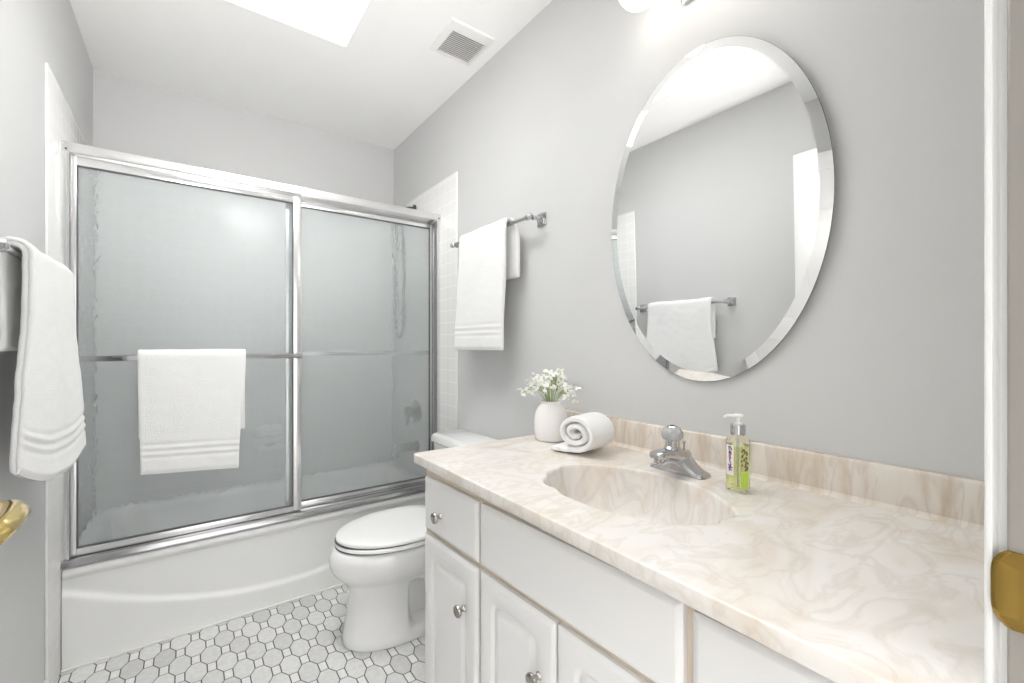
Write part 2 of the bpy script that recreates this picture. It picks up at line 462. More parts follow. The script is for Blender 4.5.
# open door against the left wall with a brass lever
DOOR_X0, DOOR_X1, DOOR_Y0, DOOR_Y1 = -0.275, -0.240, YN + 0.022, 0.940
def build_door():
    root = bpy.data.objects.new('door_1', None); COL.objects.link(root); root['kind'] = 'structure'
    root.location = (DOOR_X0, DOOR_Y0, 0.0)
    m = MB()
    m.box(DOOR_X0, DOOR_X1 - 0.006, DOOR_Y0, DOOR_Y1, 0.012, 2.05, 0.002)
    # stiles and rails leave six recessed panels on the room side
    st = 0.105
    ym = (DOOR_Y0 + DOOR_Y1) / 2
    xa, xb = DOOR_X1 - 0.0065, DOOR_X1
    for a, b in ((DOOR_Y0, DOOR_Y0 + st), (DOOR_Y1 - st, DOOR_Y1), (ym - 0.05, ym + 0.05)):
        m.box(xa, xb, a, b, 0.012, 2.05, 0.0015)
    for a, b in ((0.012, 0.24), (0.86, 1.02), (1.60, 1.70), (1.94, 2.05)):
        for c, d in ((DOOR_Y0 + st - .001, ym - 0.049), (ym + 0.049, DOOR_Y1 - st + .001)):
            m.box(xa, xb - 0.0002, c, d, a, b, 0.0015)
    struct(m.build('leaf', M['trim'], root))
    hy, hz = 0.866, 0.931
    m = MB()
    m.lathe([(0.034, 0.0), (0.034, 0.004), (0.028, 0.009), (0.016, 0.012), (0.0125, 0.020)], (DOOR_X1, hy, hz), (1, 0, 0), 28)
    m.tube([(DOOR_X1 + 0.015, hy, hz), (DOOR_X1 + 0.036, hy, hz), (DOOR_X1 + 0.050, hy - 0.006, hz), (DOOR_X1 + 0.057, hy - 0.022, hz), (DOOR_X1 + 0.060, hy - 0.05, hz + .001), (DOOR_X1 + 0.062, hy - 0.085, hz + 0.002), (DOOR_X1 + 0.060, hy - 0.115, hz), (DOOR_X1 + 0.055, hy - 0.130, hz - 0.002)],
           [0.012, 0.0135, 0.0165, 0.0165, 0.0145, 0.013, 0.0115, 0.007], 16)
    lev = m.build('lever_handle', M['brass'], root, label='polished brass lever handle'); struct(lev)
    m = MB()
    for z in (0.25, 1.05, 1.85):
        m = MB(); m.tube([(DOOR_X1 + 0.004, DOOR_Y0 - 0.006, z - 0.045), (DOOR_X1 + 0.004, DOOR_Y0 - 0.006, z + 0.045)], 0.006, 10)
        struct(m.build('hinge', M['old_brass'], root))
build_door()

# ------------------------------------------------------------------ bathtub
TUBX0, TUBX1, TUBY0, TUBY1, TUBZ = XL + 0.010, XR - 0.010, 2.180, YB - 0.010, 0.362
def build_tub():
    m = MB()
    # rim with rounded front lip, then the basin
    def rr(inset_f, inset_s, z, r):
        return [Vector((x, y, z)) for x, y in rrect(TUBX0 + inset_s, TUBX1 - inset_s, TUBY0 + inset_f, TUBY1 - inset_s, r, 8)]
    rings = [rr(0.012, 0.0, TUBZ - 0.045, 0.004), rr(0.002, 0.0, TUBZ - 0.030, 0.004), rr(0.000, 0.0, TUBZ - 0.020, 0.004), rr(0.005, 0.0, TUBZ - 0.007, 0.006), rr(0.018, 0.003, TUBZ, 0.010),
             rr(0.085, 0.045, TUBZ + 0.002, 0.10), rr(0.100, 0.055, TUBZ - 0.006, 0.11), rr(0.112, 0.068, TUBZ - 0.03, 0.12),
             rr(0.135, 0.11, 0.16, 0.13), rr(0.165, 0.15, 0.085, 0.13), rr(0.21, 0.21, 0.065, 0.12)]
    m.rings(rings, False, True)
    # apron with the moulded swoop: the lower part stands a little proud
    nx, nz = 90, 60
    pts = []
    for j in range(nz + 1):
        z = (TUBZ - 0.040) * j / nz
        row = []
        for i in range(nx + 1):
            x = TUBX0 + (TUBX1 - TUBX0) * i / nx
            zl = 0.094 + 0.36 * (x - 0.36) ** 2
            d = (zl - z) / 0.012
            s = min(max(d * 0.5 + 0.5, 0), 1); s = s * s * (3 - 2 * s)
            y = TUBY0 + 0.013 - 0.008 * s
            row.append(Vector((x, y, z)))
        pts.append(row)
    m.rings(pts, False, False, closed=False)
    o = m.build('bathtub', M['enamel'], org=(0.38, 2.5, 0), smooth=40)
    tag(o, 'white alcove bathtub with a moulded swoop on its apron', 'bathtub')
    m = MB(); m.lathe([(0.036, 0), (0.036, 0.004), (0.03, 0.006)], (TUBX1 - 0.30, 2.53, 0.0655), (0, 0, 1), 24)
    m.build('drain', M['chrome'], o, org=(0.38, 2.5, 0))
    m = MB(); m.box(TUBX0 - 0.001, TUBX1, TUBY0 - 0.006, TUBY0 + 0.006, 0.0003, 0.007, 0.002); m.build('caulk_line', M['caulk'], o, org=(0.38, 2.5, 0))
    return o
tub = build_tub()

# ------------------------------------------------------------------ sliding shower door
def build_shower():
    root = thing('shower_door', 'sliding bypass shower door of rippled glass in bright aluminium frame on the bathtub', 'shower door', (0.38, 2.22, TUBZ))
    X0, X1 = XL + TT, XR - TT
    z0 = TUBZ + 0.0032
    m = MB()
    pr = [(2.188, 1.836), (2.188, 1.866), (2.192, 1.872), (2.266, 1.872), (2.270, 1.866), (2.270, 1.832), (2.262, 1.832), (2.262, 1.850), (2.196, 1.850), (2.196, 1.836)]
    m.rings([[Vector((x, a, b)) for a, b in pr] for x in (X0, X1)])
    h = m.build('header', M['satin'], root)
    m = MB()
    for x in (X0 + 0.012, X1 - 0.012): m.lathe([(0.0035, 0.0), (0.0035, 0.0015), (0.002, 0.002)], (x, 2.188, 1.846), (0, -1, 0), 10)
    m.build('screw', M['dark'], h)
    m = MB()
    pr = [(2.178, z0), (2.178, z0 + 0.010), (2.184, z0 + 0.020), (2.200, z0 + 0.024), (2.224, z0 + 0.024), (2.226, z0 + 0.014), (2.232, z0 + 0.014), (2.234, z0 + 0.028), (2.262, z0 + 0.028), (2.268, z0 + 0.020), (2.268, z0)]
    m.rings([[Vector((x, a, b)) for a, b in pr] for x in (X0, X1)])
    m.build('sill', M['sill_metal'], root)
    for xa, xb, s in ((X0, X0 + 0.020, 1), (X1 - 0.020, X1, -1)):
        m = MB(); m.box(xa, xb, 2.192, 2.266, z0 + 0.010, 1.838, 0.002)
        xe = xb if s > 0 else xa
        m.box(min(xe, xe - s * 0.006), max(xe, xe - s * 0.006), 2.1895, 2.194, z0 + 0.024, 1.836)
        m.build('jamb', M['satin'], root)
        m = MB(); m.box(min(xe, xe + s * 0.0012), max(xe, xe + s * 0.0012), 2.197, 2.2345 if s < 0 else 2.199, z0 + 0.026, 1.832); m.build('dark_reflection_strip', M['dark_reflection_strip'], root)  # added strip, stands in for the dark reflection in the jamb channel
    def panel(name, xa, xb, y, sl, sr, bar_y, bar_z, label):
        p = bpy.data.objects.new(name, None); COL.objects.link(p); p.parent = root; p['label'] = label
        za, zb = z0 + 0.030, 1.828
        d = 0.011
        def part(nm, mt, fn):
            mm = MB(); fn(mm); return mm.build(nm, mt, p)
        part('stile', M['satin'], lambda q: q.box(xa, xa + sl, y - d, y + d, za, zb, 0.002))
        part('stile', M['satin'], lambda q: q.box(xb - sr, xb, y - d, y + d, za, zb, 0.002))
        part('rail', M['satin'], lambda q: q.box(xa + sl, xb - sr, y - d, y + d, zb - 0.030, zb, 0.002))
        part('rail', M['satin'], lambda q: q.box(xa + sl, xb - sr, y - d, y + d, za - 0.004, za + 0.022, 0.002))
        def gasket(q):
            xi0, xi1, zi0, zi1 = xa + sl, xb - sr, za + 0.022, zb - 0.030
            q.box(xi0, xi0 + 0.0028, y - 0.009, y + 0.009, zi0, zi1); q.box(xi1 - 0.0028, xi1, y - 0.009, y + 0.009, zi0, zi1)
            q.box(xi0, xi1, y - 0.009, y + 0.009, zi1 - 0.0028, zi1); q.box(xi0, xi1, y - 0.009, y + 0.009, zi0, zi0 + 0.0028)
        part('gasket', M['rubber'], gasket)
        part('glass', M['frosted'], lambda q: q.box(xa + sl - 0.004, xb - sr + 0.004, y - 0.002, y + 0.002, za + 0.018, zb - 0.026))
        def bar(q):
            q.box(xa + 0.004, xb - 0.004, bar_y - 0.004, bar_y + 0.004, bar_z - 0.010, bar_z + 0.010, 0.0025)
            s = 1 if bar_y > y else -1
            for x in (xa + 0.004, xb - 0.022):
                q.box(x, x + 0.018, min(y + s * d, bar_y), max(y + s * d, bar_y), bar_z - 0.010, bar_z + 0.010, 0.002)
        part('towel_rail', M['chrome'], bar)
    panel('sliding_panel', X0 + 0.0155, 0.420, 2.212, 0.022, 0.034, 2.158, 1.101, 'outer panel on the left')
    panel('sliding_panel', 0.360, X1 - 0.0155, 2.248, 0.026, 0.024, 2.292, 1.108, 'inner panel on the right')
build_shower()

# ------------------------------------------------------------------ fittings inside the shower
def smooth_path(pts, n=8):
    P = [Vector(p) for p in pts]
    out = []
    for i in range(len(P) - 1):
        p0, p1, p2, p3 = P[max(i - 1, 0)], P[i], P[i + 1], P[min(i + 2, len(P) - 1)]
        for k in range(n):
            t = k / n
            out.append(0.5 * ((2 * p1) + (p2 - p0) * t + (2 * p0 - 5 * p1 + 4 * p2 - p3) * t * t + (3 * p1 - p0 - 3 * p2 + p3) * t ** 3))
    out.append(P[-1])
    return out
XW = XR - TT
def build_shower_fittings():
    r = thing('hand_shower', 'hand shower with a looped hose on the tiled wall behind the right glass panel', 'shower head', (XW, 2.54, 1.985))
    m = MB(); m.lathe([(0.028, 0), (0.028, 0.005), (0.018, 0.012)], (XW, 2.54, 1.985), (-1, 0, 0), 24)
    m.tube(smooth_path([(XW - 0.005, 2.54, 1.985), (XW - 0.05, 2.54, 1.98), (XW - 0.10, 2.55, 1.945)]), 0.011, 12)
    m.build('shower_arm', M['hardware_dark'], r)
    m = MB(); m.tube(smooth_path([(1.028, 2.552, 1.94), (1.02, 2.558, 1.91), (1.022, 2.58, 1.80), (1.03, 2.60, 1.72)]), 0.013, 12)
    m.build('wand', M['nickel'], r)
    m = MB(); m.lathe([(0.014, 0.0), (0.032, 0.014), (0.036, 0.03), (0.030, 0.036)], (1.025, 2.553, 1.925), (-0.7, -0.1, -0.6), 24)
    m.build('spray_head', M['nickel'], r)
    m = MB(); m.tube(smooth_path([(1.03, 2.60, 1.72), (1.035, 2.615, 1.55), (1.04, 2.635, 1.33), (1.045, 2.622, 1.225), (1.05, 2.595, 1.195), (1.055, 2.565, 1.225), (1.06, 2.552, 1.33), (1.06, 2.545, 1.60), (1.05, 2.543, 1.80), (1.035, 2.548, 1.94)], 10), 0.009, 10)
    m.build('hose', M['hose'], r)
    r = thing('shower_valve', 'round shower control valve on the tiled wall above the tub spout', 'faucet', (XW, 2.51, 0.745))
    m = MB(); m.lathe([(0.066, 0), (0.066, 0.004), (0.060, 0.010), (0.028, 0.014), (0.026, 0.04)], (XW, 2.51, 0.745), (-1, 0, 0), 36)
    m.build('escutcheon', M['nickel'], r)
    m = MB(); m.lathe([(0.030, 0.0), (0.034, 0.01), (0.033, 0.03), (0.022, 0.036)], (XW - 0.036, 2.51, 0.745), (-1, 0, 0), 24)
    m.tube([(XW - 0.055, 2.51, 0.745), (XW - 0.06, 2.51, 0.70), (XW - 0.06, 2.51, 0.665)], [0.012, 0.010, 0.008], 10)
    m.build('lever', M['nickel'], r)
    m = MB(); m.lathe([(0.034, 0), (0.034, 0.006), (0.026, 0.010)], (XW, 2.50, 0.535), (-1, 0, 0), 24)
    m.tube(smooth_path([(XW - 0.006, 2.50, 0.535), (XW - 0.07, 2.50, 0.536), (XW - 0.12, 2.50, 0.525), (XW - 0.145, 2.50, 0.495)]), [0.026] * 8 + [0.027] * 8 + [0.026] * 8 + [0.023], 16)
    tag(m.build('tub_spout', M['nickel'], org=(XW, 2.50, 0.535)), 'tub spout on the tiled wall under the round shower valve', 'faucet')
    yb = YB - TT
    r = thing('soap_dish', 'white ceramic soap dish with a grab bar on the tiled back wall', 'soap dish', (0.375, yb, 0.61))
    m = MB()
    m.box(0.30, 0.45, yb - 0.014, yb, 0.535, 0.685, 0.006)
    m.box(0.305, 0.445, yb - 0.075, yb - 0.010, 0.548, 0.562, 0.006); m.box(0.305, 0.445, yb - 0.078, yb - 0.070, 0.548, 0.580, 0.003)
    m.build('dish', M['china'], r)
    m = MB(); m.tube(smooth_path([(0.315, yb - 0.012, 0.635), (0.318, yb - 0.045, 0.636), (0.345, yb - 0.055, 0.636), (0.405, yb - 0.055, 0.636), (0.432, yb - 0.045, 0.636), (0.435, yb - 0.012, 0.635)]), 0.011, 12)
    m.build('grab_bar', M['china'], r)
    m = MB()
    m.box(0.325, 0.405, yb - 0.062, yb - 0.022, 0.5625, 0.584, 0.009, 3)
    tag(m.build('soap_bar', mat('tan_soap', (0.34, 0.31, 0.22), 0.4), org=(0.365, yb - 0.04, 0.5625)), 'dull tan bar of soap in the white soap dish', 'soap')
build_shower_fittings()

# ------------------------------------------------------------------ toilet
def egg(xf, xb, hw, z, n=48, cy=1.745, waist=None, pf=2.0, pb=2.6, tw=0.03):
    """outline from front xf to back xb, half width hw; blunt back, elongated front"""
    cx = xf + (xb - xf) * 0.56
    out = []
    for i in range(n):
        a = 2 * pi * i / n
        c, s = cos(a), sin(a)
        p = pf if c < 0 else pb
        x = cx + (abs(c) ** (2 / p)) * (1 if c > 0 else -1) * ((xb - cx) if c > 0 else (cx - xf))
        y = (abs(s) ** (2 / p)) * (1 if s > 0 else -1) * hw
        if waist:
            x_w, k = waist
            t = min(max((x - x_w) / tw, 0), 1); t = t * t * (3 - 2 * t)
            y *= 1 - (1 - k) * t
        out.append(Vector((x, cy + y, z)))
    return out
def build_toilet():
    r = thing('toilet', 'white elongated toilet with closed lid between bathtub and vanity', 'toilet', (0.80, 1.745, 0))
    m = MB()
    n = 96
    R = [egg(0.480, 0.90, 0.137, 0.001, n, pf=2.2), egg(0.477, 0.90, 0.139, 0.010, n, pf=2.2), egg(0.481, 0.90, 0.134, 0.030, n, 1.745, (0.70, 0.97), pf=2.2)]
    for z, xf, hw, k in ((0.045, 0.484, 0.131, 0.80), (0.06, 0.487, 0.128, 0.50), (0.12, 0.496, 0.119, 0.45), (0.18, 0.502, 0.114, 0.45), (0.205, 0.500, 0.117, 0.55)):
        R.append(egg(xf, 0.91, hw, z, n, 1.745, (0.70, k), pf=2.2, tw=0.014))
    for z, xf, hw, xb in ((0.222, 0.492, 0.124, 0.92), (0.240, 0.478, 0.136, 0.925), (0.258, 0.460, 0.151, 0.93), (0.278, 0.445, 0.165, 0.935), (0.300, 0.434, 0.178, 0.94), (0.324, 0.430, 0.184, 0.94), (0.347, 0.434, 0.184, 0.94), (0.364, 0.443, 0.180, 0.94), (0.374, 0.455, 0.172, 0.935), (0.376, 0.50, 0.14, 0.90)):
        R.append(egg(xf, xb, hw, z, n))
    m.rings(R)
    m.box(0.86, 1.10, 1.60, 1.89, 0.20, 0.392, 0.03, 3)
    m.build('bowl', M['china'], r, smooth=45)
    def slab(name, xf, xb, hw, za, zb, mt, e=0.006):
        q = MB()
        q.rings([egg(xf + e, xb, hw - e, za, 72), egg(xf, xb, hw, za + e * 0.5, 72), egg(xf, xb, hw, zb - e, 72), egg(xf + e * 0.35, xb, hw - e * 0.35, zb - e * 0.3, 72), egg(xf + e * 1.5, xb, hw - e * 1.5, zb, 72), egg(xf + 0.06, xb - 0.05, hw - 0.06, zb + 0.0035, 72)])
        q.build(name, mt, r, smooth=50)
    slab('seat', 0.452, 0.90, 0.181, 0.3785, 0.3945, M['seat'])
    slab('lid', 0.456, 0.91, 0.179, 0.3975, 0.4140, M['seat'])
    m = MB(); m.rings([egg(0.452, 0.90, 0.171, z, 72) for z in (0.3940, 0.3980)]); m.rings([egg(0.452, 0.90, 0.171, z, 72) for z in (0.3755, 0.379)])
    m.build('bumper', M['rubber'], r)
    for y in (1.68, 1.81):
        m = MB(); m.box(0.885, 0.925, y - 0.02, y + 0.02, 0.376, 0.412, 0.008, 3); m.build('hinge', M['seat'], r)
    m = MB()
    ty0, ty1 = 1.525, 1.965
    m.rings([[Vector((x, y, z)) for x, y in rrect(0.955 + i, 1.122, ty0 + i, ty1 - i, 0.03, 6)] for z, i in ((0.395, 0.03), (0.41, 0.018), (0.45, 0.012), (0.684, 0.002))])
    m.build('tank', M['china'], r, smooth=45)
    m = MB()
    def chamf(i, z):
        x0, x1, y0, y1, c = 0.940 + i, 1.126, ty0 - 0.012 + i, ty1 + 0.012 - i, 0.035
        return [Vector(p) for p in ((x0 + c, y0, z), (x1, y0, z), (x1, y1, z), (x0 + c, y1, z), (x0 + 0.008, y1 - c * 0.9, z), (x0, y1 - c * 1.3, z), (x0, y0 + c * 1.3, z), (x0 + 0.008, y0 + c * 0.9, z))]
    m.rings([chamf(0.004, 0.685), chamf(0, 0.690), chamf(0, 0.708), chamf(0.004, 0.718), chamf(0.016, 0.7225)])
    m.build('tank_lid', M['china'], r, smooth=30)
    m = MB(); m.lathe([(0.010, 0), (0.010, 0.012)], (0.955, 1.90, 0.63), (-1, 0, 0), 12); m.tube([(0.945, 1.905, 0.63), (0.942, 1.86, 0.627), (0.942, 1.83, 0.622)], [0.006, 0.0065, 0.008], 10)
    m.build('flush_lever', M['chrome'], r)
build_toilet()

# ------------------------------------------------------------------ vanity cabinet (stands 2.6 degrees off the wall line)
VAN = (0.5443, 1.1755, 0.0)
def build_vanity():
    r = thing('vanity_cabinet', 'white vanity cabinet with raised panel doors under the marble countertop', 'cabinet', VAN, rot=(0, 0, radians(2.6)))
    O = Vector(VAN)
    LEN = -1.075
    def B(m, name, mt, **k): return m.build(name, mt, r, org=(0, 0, 0), **k)
    m = MB()
    m.box(0.018, 0.036, LEN, 0.004, 0.095, 0.797, 0.001); m.box(0.036, 0.520, -0.014, 0.004, 0.095, 0.797, 0.001); m.box(0.036, 0.520, LEN, LEN + 0.018, 0.095, 0.797, 0.001); m.box(0.036, 0.520, LEN + 0.018, -0.014, 0.095, 0.113); m.box(0.512, 0.520, LEN + 0.018, -0.014, 0.113, 0.60); m.box(0.085, 0.50, LEN + 0.01, -0.01, 0.0015, 0.10)
    B(m, 'carcass', M['cabinet'], smooth=30)
    m = MB()
    fx0, fx1 = 0.0165, 0.0175
    # face frame seen in the gaps between the fronts
    m.box(fx0, fx1 + 0.001, LEN, 0.0045, 0.772, 0.797); m.box(fx0, fx1 + 0.001, LEN, 0.0045, 0.600, 0.640); m.box(fx0, fx1 + 0.001, LEN, 0.0045, 0.096, 0.125)
    for a, b in ((-0.295, -0.268), (-0.832, -0.795), (-0.558, -0.528), (-0.02, 0.0045)): m.box(fx0 - 0.0005, fx1 + 0.001, a, b, 0.096, 0.797)
    B(m, 'face_frame', M['face_frame'], smooth=0)
    def front(name, ya, yb, za, zb, raised):
        q = MB()
        y0, y1 = min(ya, yb), max(ya, yb)
        def ring(i, x, rad): return [Vector((x, a, b)) for a, b in rrect(y0 + i, y1 - i, za + i, zb - i, rad, 8)]
        rs = [ring(0, 0.0160, 0.0015), ring(0, 0.0060, 0.0015), ring(0.002, 0.0042, 0.002), ring(0.0095, 0.0004, 0.003), ring(0.0115, 0.0, 0.003)]
        if raised:
            b = 0.044
            rs += [ring(b, 0.0, 0.026), ring(b + 0.005, 0.0018, 0.025), ring(b + 0.010, 0.0055, 0.022), ring(b + 0.014, 0.0058, 0.020), ring(b + 0.018, 0.0045, 0.018), ring(b + 0.027, 0.0008, 0.012), ring(b + 0.030, 0.0004, 0.010)]
        q.rings(rs)
        return B(q, name, M['cabinet'], smooth=28)
    def knob(parent, y, z):
        q = MB()
        q.lathe([(0.0085, 0.0), (0.0060, 0.003), (0.0050, 0.010), (0.0065, 0.014), (0.0135, 0.0165), (0.0150, 0.020), (0.0140, 0.0235), (0.0100, 0.0255), (0.006, 0.0262), (0.0055, 0.0255), (0.002, 0.0255)], (0.0, y, z), (-1, 0, 0), 24)
        return q.build('knob', M['nickel'], parent, org=(0, 0, 0), label='nickel knob')
    d = front('drawer', -0.008, -0.277, 0.627, 0.774, False); knob(d, -0.106, 0.688)
    d = front('cabinet_door', -0.008, -0.277, 0.125, 0.612, True); knob(d, -0.222, 0.494)
    front('false_front', -0.287, -0.805, 0.627, 0.774, False)
    d = front('cabinet_door', -0.287, -0.541, 0.125, 0.612, True); knob(d, -0.497, 0.487)
    d = front('cabinet_door', -0.545, -0.805, 0.125, 0.612, True); knob(d, -0.610, 0.488)
    d = front('drawer', -0.820, -1.062, 0.627, 0.768, False); knob(d, -0.94, 0.697)
    d = front('cabinet_door', -0.820, -1.062, 0.125, 0.612, True); knob(d, -0.87, 0.495)
build_vanity()

# ------------------------------------------------------------------ countertop with its moulded shell basin
CT = 0.828
SINK = [(0.685, 0.806), (0.716, 0.829), (0.729, 0.847), (0.755, 0.858), (0.779, 0.858), (0.805, 0.869), (0.846, 0.856), (0.883, 0.818), (0.915, 0.773), (0.936, 0.724), (0.948, 0.67), (0.950, 0.615), (0.937, 0.554), (0.914, 0.503), (0.887, 0.462), (0.869, 0.438), (0.849, 0.423), (0.833, 0.416), (0.811, 0.420), (0.797, 0.426), (0.777, 0.420), (0.75, 0.428), (0.731, 0.446), (0.711, 0.461), (0.687, 0.482), (0.674, 0.505), (0.670, 0.530), (0.671, 0.547), (0.658, 0.570), (0.650, 0.602), (0.648, 0.640), (0.649, 0.675), (0.650, 0.700), (0.659, 0.724), (0.667, 0.745), (0.665, 0.762), (0.670, 0.784)]
def build_counter():
    n = len(SINK)
    sm = []
    for i in range(n):                                          # smooth closed curve through the outline
        p0, p1, p2, p3 = [Vector((*SINK[(i + k) % n], 0)) for k in (-1, 0, 1, 2)]
        for k in range(4):
            t = k / 4
            sm.append(0.5 * ((2 * p1) + (p2 - p0) * t + (2 * p0 - 5 * p1 + 4 * p2 - p3) * t * t + (3 * p1 - p0 - 3 * p2 + p3) * t ** 3))
    c = Vector((0.808, 0.640, 0))
    m = MB(); bm = m.bm
    def ell(p, s):                                              # fade from the scalloped outline to a plain oval
        d = p - c
        a = atan2(d.y / 0.215, d.x / 0.150)
        e = Vector((0.146 * cos(a), 0.212 * sin(a), 0))
        k = min(max((s - 0.55) / 0.45, 0), 1) ** 0.7
        return c + (d * k + e * (1 - k)) * s
    def ring(s, z): return [Vector((*ell(p, s).xy, z)) for p in sm]
    prof = [(1.0, CT), (0.988, CT - 0.0015), (0.978, CT - 0.006), (0.960, CT - 0.020), (0.93, CT - 0.042), (0.87, CT - 0.072), (0.78, CT - 0.098), (0.64, CT - 0.118), (0.45, CT - 0.130), (0.25, CT - 0.136), (0.10, CT - 0.138)]
    prof = [(1.012, CT)] + prof
    R = m.rings([ring(s, z) for s, z in prof], False, True)
    inner = R[0]
    x0, x1, y0, y1 = 0.540, XR - 0.001, YN + 0.001, 1.232
    def outer(i, z):
        q = []
        r = 0.010
        for k in range(7):
            a = pi / 2 + pi / 2 * k / 6
            q.append((x0 + i + r + r * cos(a), y1 - i - r + r * sin(a)))
        return [Vector((*p, z)) for p in [(x0 + i, y0), (x1, y0), (x1, y1 - i)] + q]
    O = m.rings([outer(0.006, CT), outer(0.002, CT), outer(0.0005, CT - 0.0006), outer(0.0, CT - 0.002), outer(0.0, CT - 0.024), outer(0.003, CT - 0.028), outer(0.03, CT - 0.028)], False, False)
    top = O[0]
    es = []
    for loop in (inner, top):
        for i in range(len(loop)):
            e = bm.edges.get((loop[i], loop[(i + 1) % len(loop)]))
            es.append(e)
    bmesh.ops.triangle_fill(bm, edges=es, use_beauty=True, normal=(0, 0, 1))
    o = m.build('countertop', M['marble'], org=(0.84, 0.64, 0.80), smooth=50)
    tag(o, 'cream swirled marble vanity countertop with moulded shell basin', 'countertop')
    m = MB(); m.box(XR - 0.022, XR - 0.001, y0, y1 - 0.004, CT - 0.002, 0.913, 0.005, 3)
    # small cove where the splash meets the top
    pr = [(XR - 0.022, CT + 0.010), (XR - 0.0245, CT + 0.004), (XR - 0.031, CT + 0.0005), (XR - 0.020, CT - 0.001)]
    m.rings([[Vector((a, y, b)) for a, b in pr] for y in (y0, y1 - 0.006)])
    m.build('backsplash', M['splash_marble'], o, org=(0.84, 0.64, 0.80))
    m = MB(); m.lathe([(0.028, 0.0), (0.028, 0.003), (0.020, 0.005), (0.018, 0.003), (0.004, 0.002)], (0.808, 0.640, CT - 0.138), (0, 0, 1), 28)
    m.build('drain', M['chrome'], o, org=(0.84, 0.64, 0.80))
build_counter()

# ------------------------------------------------------------------ faucet
def build_faucet():
    fx, fy = 1.008, 0.650
    r = thing('faucet', 'chrome single handle faucet with smoky round knob behind the shell basin', 'faucet', (fx, fy, CT))
    # centre-set base: low wings rising to a saddle
    m = MB()
    rs = []
    N = 36
    for i in range(N + 1):
        t = -1 + 2 * i / N
        y = fy + 0.077 * t
        h = 0.009 + 0.042 * math.exp(-(abs(t) / 0.50) ** 2.4)
        wd = 0.027 - 0.003 * t * t
        if i in (0, N): h, wd = 0.004, 0.014
        if i in (1, N - 1): h, wd = 0.0075, 0.021
        pr = [(-wd, 0.0), (-wd, h * 0.5), (-wd * 0.86, h * 0.9), (-wd * 0.5, h), (wd * 0.5, h), (wd * 0.86, h * 0.9), (wd, h * 0.5), (wd, 0.0)]
        rs.append([Vector((fx + a, y, CT + 0.0005 + b)) for a, b in pr])
    m.rings(rs)
    m.build('base', M['chrome'], r, smooth=40)
    m = MB()
    sp = [(fx + 0.026, 0.018, 0.030, 0.050), (fx + 0.010, 0.023, 0.028, 0.058), (fx - 0.020, 0.024, 0.032, 0.062), (fx - 0.055, 0.022, 0.042, 0.064), (fx - 0.085, 0.019, 0.047, 0.064), (fx - 0.100, 0.017, 0.047, 0.062), (fx - 0.104, 0.013, 0.050, 0.059)]
    rs = []
    for x, hw, za, zb in sp:
        rs.append([Vector((x, fy + a, CT + b)) for a, b in rrect(-hw, hw, za, zb, min(0.005, (zb - za) * 0.4), 4)])
    m.rings(rs)
    m.lathe([(0.010, 0.0), (0.010, 0.010)], (fx - 0.090, fy, CT + 0.038), (0, 0, 1), 16)
    m.build('spout', M['chrome'], r, smooth=40)
    kx = fx - 0.030
    m = MB(); m.lathe([(0.021, 0.0), (0.021, 0.006), (0.0175, 0.010), (0.0175, 0.024), (0.0195, 0.027)], (kx, fy, CT + 0.060), (0, 0, 1), 28)
    m.build('collar', M['chrome'], r)
    m = MB()
    rs = []
    n = 48
    c0 = Vector((kx, fy, CT + 0.086)); q = Vector((0, 0, 1)).rotation_difference(Vector((-0.05, 0, 1)).normalized())
    for rad, h in ((0.017, 0.0), (0.0235, 0.003), (0.0255, 0.009), (0.0250, 0.018), (0.0205, 0.027), (0.0150, 0.030)):
        def rr(j): return rad + (0.0009 * cos(12 * 2 * pi * j / n) if 0.002 < h < 0.028 else 0)
        rs.append([c0 + q @ Vector((rr(j) * cos(2 * pi * j / n), rr(j) * sin(2 * pi * j / n), h)) for j in range(n)])
    m.rings(rs)
    k = m.build('knob', M['acrylic'], r, smooth=50, label='smoky faceted knob')
    m = MB(); m.lathe([(0.0140, 0.0302), (0.0140, 0.0325), (0.0110, 0.0345), (0.005, 0.0345)], c0, q @ Vector((0, 0, 1)), 24)
    m.build('cap', M['chrome'], k)
    m = MB(); m.lathe([(0.0056, 0.0344), (0.0056, 0.0356)], c0, q @ Vector((0, 0, 1)), 16); m.build('index_button', M['dark'], k)
    m = MB(); m.tube([(fx + 0.020, fy, CT + 0.03), (fx + 0.022, fy, CT + 0.070)], 0.0028, 8); m.ball((fx + 0.022, fy, CT + 0.073), 0.005, 12, 8)
    m.build('lift_rod', M['chrome'], r)
build_faucet()

